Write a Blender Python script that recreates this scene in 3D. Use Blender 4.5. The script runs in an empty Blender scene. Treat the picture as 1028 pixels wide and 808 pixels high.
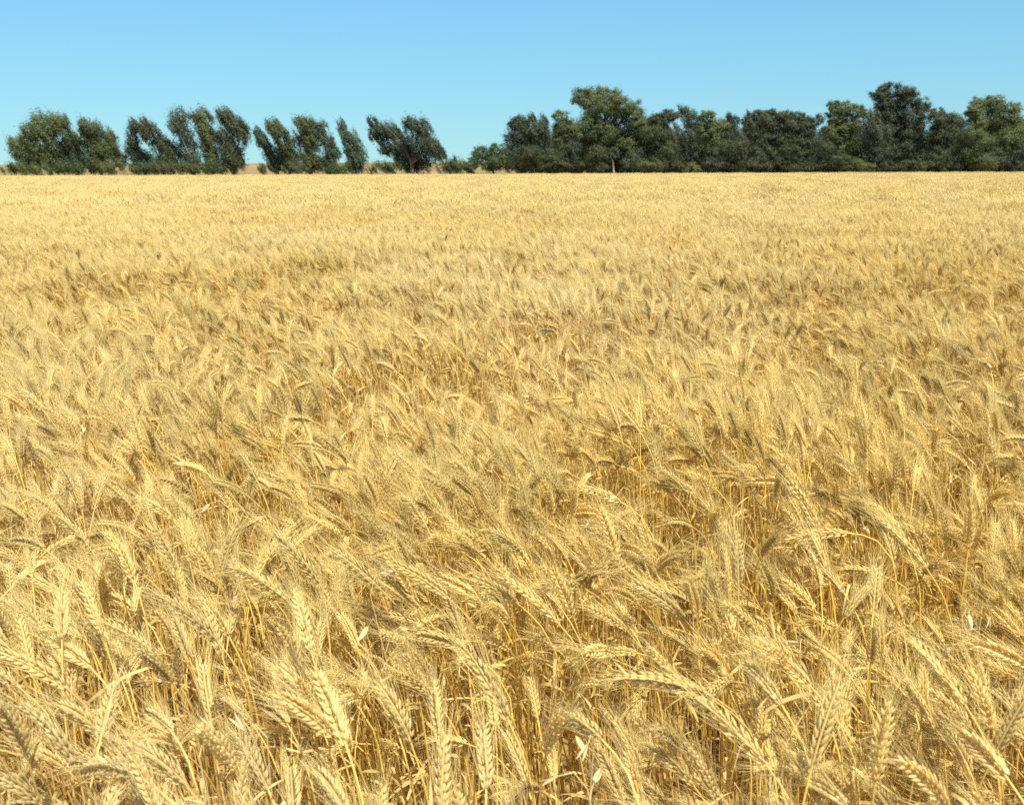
import bpy, math, random
import numpy as np
from mathutils import Vector, Matrix, Euler

R = math.radians
S = bpy.context.scene
COL = S.collection
rng = np.random.default_rng(11)

# ------------------------------------------------------------------ camera
F_PX, PW, PH = 890.0, 1028.0, 808.0          # focal length and frame of the photograph in its own pixels
HORIZON = 171.0
CAM_Z = 1.47
cam_d = bpy.data.cameras.new('camera')
cam = bpy.data.objects.new('camera', cam_d)
COL.objects.link(cam)
cam_d.sensor_width = 36.0
cam_d.lens = 36.0 * F_PX / PW
cam_d.clip_start = 0.02
cam_d.clip_end = 6000.0
pitch = math.atan((PH / 2 - HORIZON) / F_PX)
cam.location = (0, 0, CAM_Z)
cam.rotation_euler = (Euler((R(90) - pitch, 0, 0)).to_matrix() @ Euler((0, 0, R(-0.22))).to_matrix()).to_euler()
cam_d.dof.use_dof = True
cam_d.dof.focus_distance = 2.0
cam_d.dof.aperture_fstop = cam_d.lens / 3.2
S.camera = cam
CAM_M = np.array(cam.rotation_euler.to_matrix())
CAM_P = np.array(cam.location)

def ray(px, py):
    v = CAM_M @ np.array([(px - PW / 2) / F_PX, (PH / 2 - py) / F_PX, -1.0])
    return v / np.linalg.norm(v)

def at_depth(px, py, y):
    v = ray(px, py)
    return CAM_P + v * (y / v[1])

def at_height(px, py, z):
    v = ray(px, py)
    return CAM_P + v * ((z - CAM_P[2]) / v[2])

def project(P):
    q = (np.asarray(P) - CAM_P) @ CAM_M
    d = np.maximum(-q[..., 2], 1e-6)
    return PW / 2 + F_PX * q[..., 0] / d, PH / 2 - F_PX * q[..., 1] / d, -q[..., 2]

# ------------------------------------------------------------------ sky, sun, exposure
SUN_EL, SUN_AZ = 64.0, 152.0                  # azimuth clockwise from the view direction (+Y)
w = bpy.data.worlds.new('World')
S.world = w
w.use_nodes = True
nt = w.node_tree
nt.nodes.clear()
sky = nt.nodes.new('ShaderNodeTexSky')
sky.sky_type = 'NISHITA'
sky.sun_disc = False
sky.sun_elevation = R(SUN_EL)
sky.sun_rotation = R(SUN_AZ)
sky.air_density = 1.5
sky.dust_density = 0.0
sky.ozone_density = 8.0
tint = nt.nodes.new('ShaderNodeMix')
tint.data_type = 'RGBA'
tint.blend_type = 'MULTIPLY'
tint.inputs[0].default_value = 1.0
tint.inputs[7].default_value = (0.63, 0.95, 1.12, 1)
bg = nt.nodes.new('ShaderNodeBackground')
bg.inputs['Strength'].default_value = 0.071
out = nt.nodes.new('ShaderNodeOutputWorld')
stc = nt.nodes.new('ShaderNodeTexCoord')
smp = nt.nodes.new('ShaderNodeMapping')                       # a gentler change of colour towards the horizon
smp.inputs['Scale'].default_value = (1, 1, 0.6)
smp.inputs['Location'].default_value = (0, 0, 0.05)
nt.links.new(stc.outputs['Generated'], smp.inputs[0])
nt.links.new(smp.outputs[0], sky.inputs[0])
nt.links.new(sky.outputs[0], tint.inputs[6])
sxyz = nt.nodes.new('ShaderNodeSeparateXYZ')                  # unseen high sky paled, warmed and brightened as added fill light
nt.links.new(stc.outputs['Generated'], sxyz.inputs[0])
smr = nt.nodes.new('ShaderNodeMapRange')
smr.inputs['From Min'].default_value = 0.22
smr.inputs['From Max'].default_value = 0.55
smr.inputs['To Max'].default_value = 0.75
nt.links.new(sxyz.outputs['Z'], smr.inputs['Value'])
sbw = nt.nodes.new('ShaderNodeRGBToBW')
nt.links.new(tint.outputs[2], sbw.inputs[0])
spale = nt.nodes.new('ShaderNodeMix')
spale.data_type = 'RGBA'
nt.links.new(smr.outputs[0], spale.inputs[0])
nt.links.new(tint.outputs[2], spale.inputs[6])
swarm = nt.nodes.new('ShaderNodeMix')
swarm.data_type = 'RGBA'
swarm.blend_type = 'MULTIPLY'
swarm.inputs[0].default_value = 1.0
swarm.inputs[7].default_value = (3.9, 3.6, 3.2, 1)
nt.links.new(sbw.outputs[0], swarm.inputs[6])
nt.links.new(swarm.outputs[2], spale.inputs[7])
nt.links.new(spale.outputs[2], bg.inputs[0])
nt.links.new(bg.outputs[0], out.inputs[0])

sun_d = bpy.data.lights.new('sun', 'SUN')
sun_d.energy = 4.1
sun_d.angle = R(0.55)
sun_d.color = (1.0, 0.94, 0.81)
sun = bpy.data.objects.new('sun', sun_d)
COL.objects.link(sun)
sd = Vector((math.sin(R(SUN_AZ)) * math.cos(R(SUN_EL)), math.cos(R(SUN_AZ)) * math.cos(R(SUN_EL)), math.sin(R(SUN_EL))))
sun.rotation_euler = sd.to_track_quat('Z', 'Y').to_euler()
sun.location = (30, 0, 60)

vs = S.view_settings
vs.view_transform = 'Standard'
vs.look = 'None'
vs.gamma = 1.0
vs.use_curve_mapping = False
vs.exposure = 0.87
cy = S.cycles
cy.use_denoising = False
cy.max_bounces = 8
cy.diffuse_bounces = 6
cy.glossy_bounces = 2
cy.transmission_bounces = 4
cy.caustics_reflective = False
cy.caustics_refractive = False

# ------------------------------------------------------------------ helpers
def noise2(x, y, scale, seed):
    """smooth pseudo noise in about -1..1, made of a few sines"""
    g = np.random.default_rng(seed)
    r = 0
    for k in range(7):
        a = g.uniform(0, 2 * math.pi)
        fq = 2 * math.pi / scale * g.uniform(0.6, 1.7)
        r = r + np.sin((x * math.cos(a) + y * math.sin(a)) * fq + g.uniform(0, 6.28))
    return r / 2.6

class MB:
    """collects vertices, faces, and per-face material slots"""
    def __init__(self):
        self.v, self.f, self.m, self.n = [], [], [], 0
    def add(self, v, faces, mi=0):
        v = np.asarray(v, float).reshape(-1, 3)
        self.v.append(v)
        for fa in faces:
            fa = np.asarray(fa, int)
            if len(fa):
                self.f.append(fa + self.n)
                self.m.append(np.full(len(fa), mi))
        self.n += len(v)
    def merge(self, other, mi=0, M=None):
        v = np.concatenate(other.v)
        if M is not None:
            v = v @ np.asarray(M)[:3, :3].T + np.asarray(M)[:3, 3]
        self.v.append(v)
        for fa, ma in zip(other.f, other.m):
            self.f.append(fa + self.n)
            self.m.append(np.full(len(fa), mi))
        self.n += len(v)
    def mesh(self, name, mats, smooth=True):
        me = bpy.data.meshes.new(name)
        v = np.concatenate(self.v)
        loops = np.concatenate([fa.ravel() for fa in self.f])
        tot = np.concatenate([np.full(len(fa), fa.shape[1]) for fa in self.f])
        mi = np.concatenate(self.m)
        me.vertices.add(len(v))
        me.vertices.foreach_set('co', v.ravel())
        me.loops.add(len(loops))
        me.loops.foreach_set('vertex_index', loops.astype(np.int32))
        me.polygons.add(len(tot))
        me.polygons.foreach_set('loop_start', np.concatenate([[0], np.cumsum(tot)[:-1]]).astype(np.int32))
        me.polygons.foreach_set('loop_total', tot.astype(np.int32))
        me.polygons.foreach_set('material_index', mi.astype(np.int32))
        me.polygons.foreach_set('use_smooth', np.full(len(tot), smooth))
        for m in mats:
            me.materials.append(m)
        me.update(calc_edges=True)
        me.validate()
        return me

def unit(v):
    v = np.asarray(v, float)
    return v / np.maximum(np.linalg.norm(v, axis=-1, keepdims=True), 1e-9)

def tube(mb, P, rad, sides=6, mi=0, cap=True):
    P = np.asarray(P, float)
    rad = np.broadcast_to(np.asarray(rad, float), (len(P),))
    T = unit(np.gradient(P, axis=0))
    ref = np.array([0.0, 1.0, 0.0])
    if abs(T[:, 1]).max() > 0.9:
        ref = np.array([1.0, 0.0, 0.0])
    A = unit(np.cross(T, ref))
    B = np.cross(T, A)
    a = np.arange(sides) * 2 * math.pi / sides
    ring = P[:, None, :] + rad[:, None, None] * (np.cos(a)[None, :, None] * A[:, None, :] + np.sin(a)[None, :, None] * B[:, None, :])
    n = len(P)
    i = np.arange(n - 1)[:, None] * sides
    j = np.arange(sides)[None, :]
    k = (j + 1) % sides
    q = np.stack([i + j, i + k, i + sides + k, i + sides + j], -1).reshape(-1, 4)
    mb.add(ring.reshape(-1, 3), [q], mi)

def tree_obj(name, mesh, parent=None):
    o = bpy.data.objects.new(name, mesh)
    COL.objects.link(o)
    if parent is not None:
        o.parent = parent
    return o

def thing(name, label, cat, loc=(0, 0, 0), group=None):
    o = bpy.data.objects.new(name, None)
    o.empty_display_size = 0.1
    COL.objects.link(o)
    o.location = loc
    o['label'] = label
    o['category'] = cat
    if group:
        o['group'] = group
    return o

# ------------------------------------------------------------------ materials
def leafy(name, c1, c2, rough=0.6, trans=0.2, spec=0.3, vary=0.25, obj_vary=True, patch=False):
    """thin plant matter: colour differs from piece to piece and from plant to plant; some light passes through"""
    m = bpy.data.materials.new(name)
    m.use_nodes = True
    t = m.node_tree
    t.nodes.clear()
    N, L = t.nodes.new, t.links.new
    geo = N('ShaderNodeNewGeometry')
    info = N('ShaderNodeObjectInfo')
    mix = N('ShaderNodeMix')
    mix.data_type = 'RGBA'
    mix.inputs[6].default_value = (*c1, 1)
    mix.inputs[7].default_value = (*c2, 1)
    L(geo.outputs['Random Per Island'], mix.inputs[0])
    hsv = N('ShaderNodeHueSaturation')
    mr = N('ShaderNodeMapRange')
    mr.inputs['To Min'].default_value = 1 - vary
    mr.inputs['To Max'].default_value = 1 + vary
    if obj_vary:
        L(info.outputs['Random'], mr.inputs['Value'])
    else:
        L(geo.outputs['Random Per Island'], mr.inputs['Value'])
    L(mr.outputs[0], hsv.inputs['Value'])
    if patch:                                        # the crop ripens unevenly: ochre and bleached patches, dull flecks on the husks
        nz = N('ShaderNodeTexNoise')
        nz.inputs['Scale'].default_value = 0.55
        nz.inputs['Detail'].default_value = 4
        L(geo.outputs['Position'], nz.inputs['Vector'])
        m1 = N('ShaderNodeMapRange')
        m1.inputs['From Min'].default_value = 0.35
        m1.inputs['From Max'].default_value = 0.65
        m1.inputs['To Min'].default_value = 0.95
        m1.inputs['To Max'].default_value = 1.09
        L(nz.outputs['Fac'], m1.inputs['Value'])
        L(m1.outputs[0], hsv.inputs['Saturation'])
        fl = N('ShaderNodeTexNoise')
        fl.inputs['Scale'].default_value = 420
        fl.inputs['Detail'].default_value = 2
        L(geo.outputs['Position'], fl.inputs['Vector'])
        m2 = N('ShaderNodeMapRange')
        m2.inputs['From Min'].default_value = 0.58
        m2.inputs['From Max'].default_value = 0.75
        m2.inputs['To Max'].default_value = 0.45
        L(fl.outputs['Fac'], m2.inputs['Value'])
        fm = N('ShaderNodeMix')
        fm.data_type = 'RGBA'
        fm.inputs[7].default_value = (c1[0] * 0.55, c1[1] * 0.5, c1[2] * 0.5, 1)
        L(m2.outputs[0], fm.inputs[0])
        L(mix.outputs[2], fm.inputs[6])
        L(fm.outputs[2], hsv.inputs['Color'])
    else:
        L(mix.outputs[2], hsv.inputs['Color'])
    b = N('ShaderNodeBsdfPrincipled')
    b.inputs['Roughness'].default_value = rough
    b.inputs['Specular IOR Level'].default_value = spec
    L(hsv.outputs[0], b.inputs['Base Color'])
    o = N('ShaderNodeOutputMaterial')
    if trans > 0:
        tr = N('ShaderNodeBsdfTranslucent')
        L(hsv.outputs[0], tr.inputs['Color'])
        ms = N('ShaderNodeMixShader')
        ms.inputs[0].default_value = trans
        L(b.outputs[0], ms.inputs[1])
        L(tr.outputs[0], ms.inputs[2])
        L(ms.outputs[0], o.inputs[0])
    else:
        L(b.outputs[0], o.inputs[0])
    return m

M_EAR = leafy('wheat_ear_husk', (0.68, 0.53, 0.22), (0.82, 0.69, 0.35), 0.6, 0.38, 0.3, 0.18, patch=True)
M_AWN = leafy('wheat_awn', (0.79, 0.65, 0.28), (0.84, 0.73, 0.385), 0.5, 0.42, 0.4, 0.12, patch=True)
M_STEM = leafy('wheat_straw', (0.71, 0.49, 0.12), (0.80, 0.61, 0.22), 0.45, 0.28, 0.5, 0.2, patch=True)
M_LEAF = leafy('wheat_dry_leaf', (0.58, 0.44, 0.16), (0.74, 0.60, 0.28), 0.6, 0.35, 0.3, 0.2, patch=True)
M_OAT = leafy('oat_husk', (0.56, 0.45, 0.21), (0.68, 0.57, 0.32), 0.5, 0.3, 0.4, 0.1)
M_OATSTEM = leafy('oat_straw', (0.62, 0.47, 0.20), (0.68, 0.55, 0.28), 0.5, 0.1, 0.4, 0.1)
WHEAT_MATS = [M_STEM, M_EAR, M_AWN, M_LEAF]

FOL = {
    'olive': leafy('foliage_olive', (0.084, 0.112, 0.038), (0.126, 0.156, 0.058), 0.55, 0.36, 0.3, 0.15),
    'grey':  leafy('foliage_grey_green', (0.062, 0.088, 0.050), (0.094, 0.122, 0.074), 0.55, 0.36, 0.3, 0.15),
    'brown': leafy('foliage_brown_green', (0.060, 0.076, 0.034), (0.090, 0.106, 0.050), 0.6, 0.33, 0.25, 0.15),
    'green': leafy('foliage_green', (0.050, 0.084, 0.026), (0.084, 0.126, 0.042), 0.5, 0.36, 0.3, 0.12),
    'dark':  leafy('foliage_dark', (0.042, 0.060, 0.032), (0.068, 0.090, 0.048), 0.55, 0.3, 0.3, 0.15),
}

def bark(name, c1, c2):
    m = bpy.data.materials.new(name)
    m.use_nodes = True
    t = m.node_tree
    b = t.nodes['Principled BSDF']
    b.inputs['Roughness'].default_value = 0.85
    tc = t.nodes.new('ShaderNodeTexCoord')
    mp = t.nodes.new('ShaderNodeMapping')
    mp.inputs['Scale'].default_value = (3, 3, 0.6)
    nz = t.nodes.new('ShaderNodeTexNoise')
    nz.inputs['Scale'].default_value = 2.0
    nz.inputs['Detail'].default_value = 5
    rp = t.nodes.new('ShaderNodeValToRGB')
    rp.color_ramp.elements[0].color = (*c1, 1)
    rp.color_ramp.elements[1].color = (*c2, 1)
    rp.color_ramp.elements[0].position = 0.35
    rp.color_ramp.elements[1].position = 0.68
    L = t.links.new
    L(tc.outputs['Object'], mp.inputs[0]); L(mp.outputs[0], nz.inputs['Vector'])
    L(nz.outputs['Fac'], rp.inputs[0]); L(rp.outputs[0], b.inputs['Base Color'])
    return m
M_BARK = bark('bark_brown', (0.06, 0.045, 0.03), (0.17, 0.14, 0.10))
M_PALEBARK = bark('bark_pale', (0.24, 0.22, 0.18), (0.50, 0.46, 0.38))

# ------------------------------------------------------------------ ground with the rise behind the trees
def ground_z(x, y):
    t = np.clip((y - 215) / 420.0, 0, 1)
    rise = (t * t * (3 - 2 * t)) * 6.6
    dip = np.clip((y - 700) / 1500.0, 0, 1) * 10
    return rise * (1 + 0.06 * np.sin(x / 150.0 + 0.8)) - dip

xs = np.concatenate([np.linspace(-2500, -260, 18), np.linspace(-240, 240, 49), np.linspace(260, 2500, 18)])
ys = np.concatenate([np.linspace(-300, 200, 26), np.linspace(215, 700, 40), np.linspace(760, 3500, 24)])
X, Y = np.meshgrid(xs, ys)
V = np.stack([X, Y, ground_z(X, Y)], -1).reshape(-1, 3)
nx, ny = len(xs), len(ys)
i = np.arange(ny - 1)[:, None] * nx + np.arange(nx - 1)[None, :]
Q = np.stack([i, i + 1, i + nx + 1, i + nx], -1).reshape(-1, 4)
g = MB(); g.add(V, [Q])
mg = bpy.data.materials.new('field_soil_and_stubble')
mg.use_nodes = True
t = mg.node_tree
b = t.nodes['Principled BSDF']
b.inputs['Roughness'].default_value = 0.9
b.inputs['Specular IOR Level'].default_value = 0.1
geo = t.nodes.new('ShaderNodeNewGeometry')
sep = t.nodes.new('ShaderNodeSeparateXYZ')
L = t.links.new
L(geo.outputs['Position'], sep.inputs[0])
nz = t.nodes.new('ShaderNodeTexNoise'); nz.inputs['Scale'].default_value = 7.0; nz.inputs['Detail'].default_value = 8
L(geo.outputs['Position'], nz.inputs['Vector'])
soil = t.nodes.new('ShaderNodeValToRGB')
soil.color_ramp.elements[0].color = (0.10, 0.068, 0.032, 1); soil.color_ramp.elements[0].position = 0.38
soil.color_ramp.elements[1].color = (0.34, 0.24, 0.10, 1); soil.color_ramp.elements[1].position = 0.62
L(nz.outputs['Fac'], soil.inputs[0])
nz2 = t.nodes.new('ShaderNodeTexNoise'); nz2.inputs['Scale'].default_value = 0.03; nz2.inputs['Detail'].default_value = 9
L(geo.outputs['Position'], nz2.inputs['Vector'])
far = t.nodes.new('ShaderNodeValToRGB')
far.color_ramp.elements[0].color = (0.13, 0.105, 0.045, 1); far.color_ramp.elements[0].position = 0.35
far.color_ramp.elements[1].color = (0.25, 0.185, 0.085, 1); far.color_ramp.elements[1].position = 0.62
L(nz2.outputs['Fac'], far.inputs[0])
mr = t.nodes.new('ShaderNodeMapRange'); mr.inputs['From Min'].default_value = 175; mr.inputs['From Max'].default_value = 230
L(sep.outputs['Y'], mr.inputs['Value'])
mx = t.nodes.new('ShaderNodeMix'); mx.data_type = 'RGBA'
L(mr.outputs[0], mx.inputs[0]); L(soil.outputs[0], mx.inputs[6]); L(far.outputs[0], mx.inputs[7])
L(mx.outputs[2], b.inputs['Base Color'])
go = tree_obj('ground', g.mesh('ground', [mg]))
go['kind'] = 'structure'
go['label'] = 'brown field soil rising to a tan far field'

# ------------------------------------------------------------------ trees along the far edge
TREE_D = 152.0
WHEAT_END = 143.0

def lobes_to_world(lobes, D):
    s = D / F_PX
    r = []
    for (px, py, rx, ry) in lobes:
        p = at_depth(px, py, D)
        r.append((p[0], p[2], rx * s * 1.13, ry * s * 1.13))
    return r

def make_tree(name, label, cat, group, base_px, lobes, fol='olive', D=TREE_D, density=1.0, pale=False, leaf=0.30, trunk_r=None, seed=0, multi=1):
    g = np.random.default_rng(seed + 1000)
    bx = at_depth(base_px, 172, D)[0]
    by = D + g.uniform(-1.0, 1.0)
    root = thing(name, label, cat, (bx, by, float(ground_z(bx, by))), group)
    if name == 'bush':
        lobes = [(a, b_ + 2.0, c * 1.05, d_ * 0.85) for a, b_, c, d_ in lobes]
    elif name == 'tree' and base_px < 470:
        lobes = lobes + [(base_px + 1, 162, 7, 7), (base_px - 3, 168, 7, 4)]
    W = lobes_to_world(lobes, D)
    top = max(z + rz for _, z, _, rz in W)
    tr = MB()
    # the crown's depth follows its width
    xs_ = [x for x, _, _, _ in W]
    wid = (max(x + r for x, _, r, _ in W) - min(x - r for x, _, r, _ in W))
    C = []
    for (x, z, rx, rz) in W:
        yoff = g.uniform(-0.28, 0.28) * max(wid - 1.5 * rx, 0.4)
        C.append(np.array([x - bx, yoff, z, rx, rz]))
    # trunks and limbs: each limb goes from a fork of the trunk up into one lobe
    h0 = min(z for _, z, _, _ in W)
    tr_r = trunk_r or (0.10 + 0.017 * top)
    mx_ = np.mean([c[0] for c in C])
    fork = np.array([mx_ * 0.35, 0, max(top * 0.28, 0.5)])
    stems = []
    for k in range(multi):
        off = np.array([g.uniform(-0.5, 0.5), g.uniform(-0.5, 0.5), 0]) * (0.4 if multi > 1 else 0)
        fk = fork + off * 2.2
        u = np.linspace(0, 1, 6)[:, None]
        P = (off * 0.6) * (1 - u) + fk * u + np.array([0.12, 0, 0]) * np.sin(u * 3.1) * g.uniform(-1, 1)
        P[0, 2] -= 0.1
        tube(tr, P, np.linspace(tr_r * 1.25, tr_r * 0.8, 6) / (1 if multi == 1 else 1.4), 8)
        stems.append(fk)
    for c in C:
        fk = stems[g.integers(len(stems))]
        e = c[:3] + np.array([0, 0, 0.35 * c[4]])
        st = fk * g.uniform(0.75, 1.0)
        u = np.linspace(0, 1, 7)[:, None]
        P = st * (1 - u) + e * u + np.array([g.uniform(-.35, .35), g.uniform(-.35, .35), 0.12 * np.linalg.norm(e - st)]) * np.sin(u * math.pi)
        tube(tr, P, np.linspace(tr_r * 0.55, 0.025, 7), 6)
        for _ in range(4):
            a = P[g.integers(3, 6)]
            d = unit(g.normal(size=3)) * np.array([c[3], c[3], c[4]]) * 0.85
            tube(tr, np.stack([a, (a + c[:3] + d) / 2 + g.normal(size=3) * .08, c[:3] + d]), [0.045, 0.03, 0.015], 4)
    tree_obj('trunk', tr.mesh('trunk', [M_PALEBARK if pale else M_BARK]), root)
    sweep = fol == 'grey' or base_px < 470               # wind-combed sprays
    # crown: leaf-sized faces in twig clumps spread through each lobe
    cr = MB()
    allv = []
    for c in C:
        rx, rz = c[3], c[4]
        ry = max(rx * 0.95, 0.8 * rz)
        area = rx * rz
        ncl = max(int(20 * area ** 0.75), 8)
        d = unit(g.normal(size=(ncl, 3)))
        rad = g.uniform(0.30, 1.0, (ncl, 1)) ** 0.55
        rad[g.random(ncl) < 0.12] *= 1.18
        cc = c[:3] + d * rad * np.array([rx, ry, rz])
        per = int(80 * density)
        sg = 0.125 * math.sqrt(max(rx * rz, 0.3)) + 0.09
        offs = g.normal(size=(ncl * per, 3))
        pos = np.repeat(cc, per, 0) + (offs * sg * np.array([1, 1, 0.75]) if not sweep else (offs * sg * np.array([0.7, 0.8, 0.5]) + offs[:, 2:] * sg * np.array([-0.75, 0, 1.15])))
        n = len(pos)
        nor = unit(g.normal(size=(n, 3)) * 0.6 + unit(offs) * 1.0 + np.array([0, 0, 0.7]) + np.repeat(d, per, 0) * 0.9)
        tx = unit(np.cross(nor, g.normal(size=(n, 3))))
        ty = np.cross(nor, tx)
        ln = leaf * g.uniform(0.55, 1.35, (n, 1))
        wd = ln * g.uniform(0.35, 0.6, (n, 1))
        a = pos - tx * ln * .5
        bq = pos - ty * wd * .5 + tx * ln * .08
        cq = pos + tx * ln * .5
        dq = pos + ty * wd * .5 + tx * ln * .08
        allv.append(np.stack([a, bq, cq, dq], 1))
    v = np.concatenate(allv)
    v[..., 2] = np.maximum(v[..., 2], 0.05)
    cr.add(v.reshape(-1, 3), [np.arange(len(v) * 4).reshape(-1, 4)])
    tree_obj('crown', cr.mesh('crown', [FOL[fol]], smooth=False), root)
    return root

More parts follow.
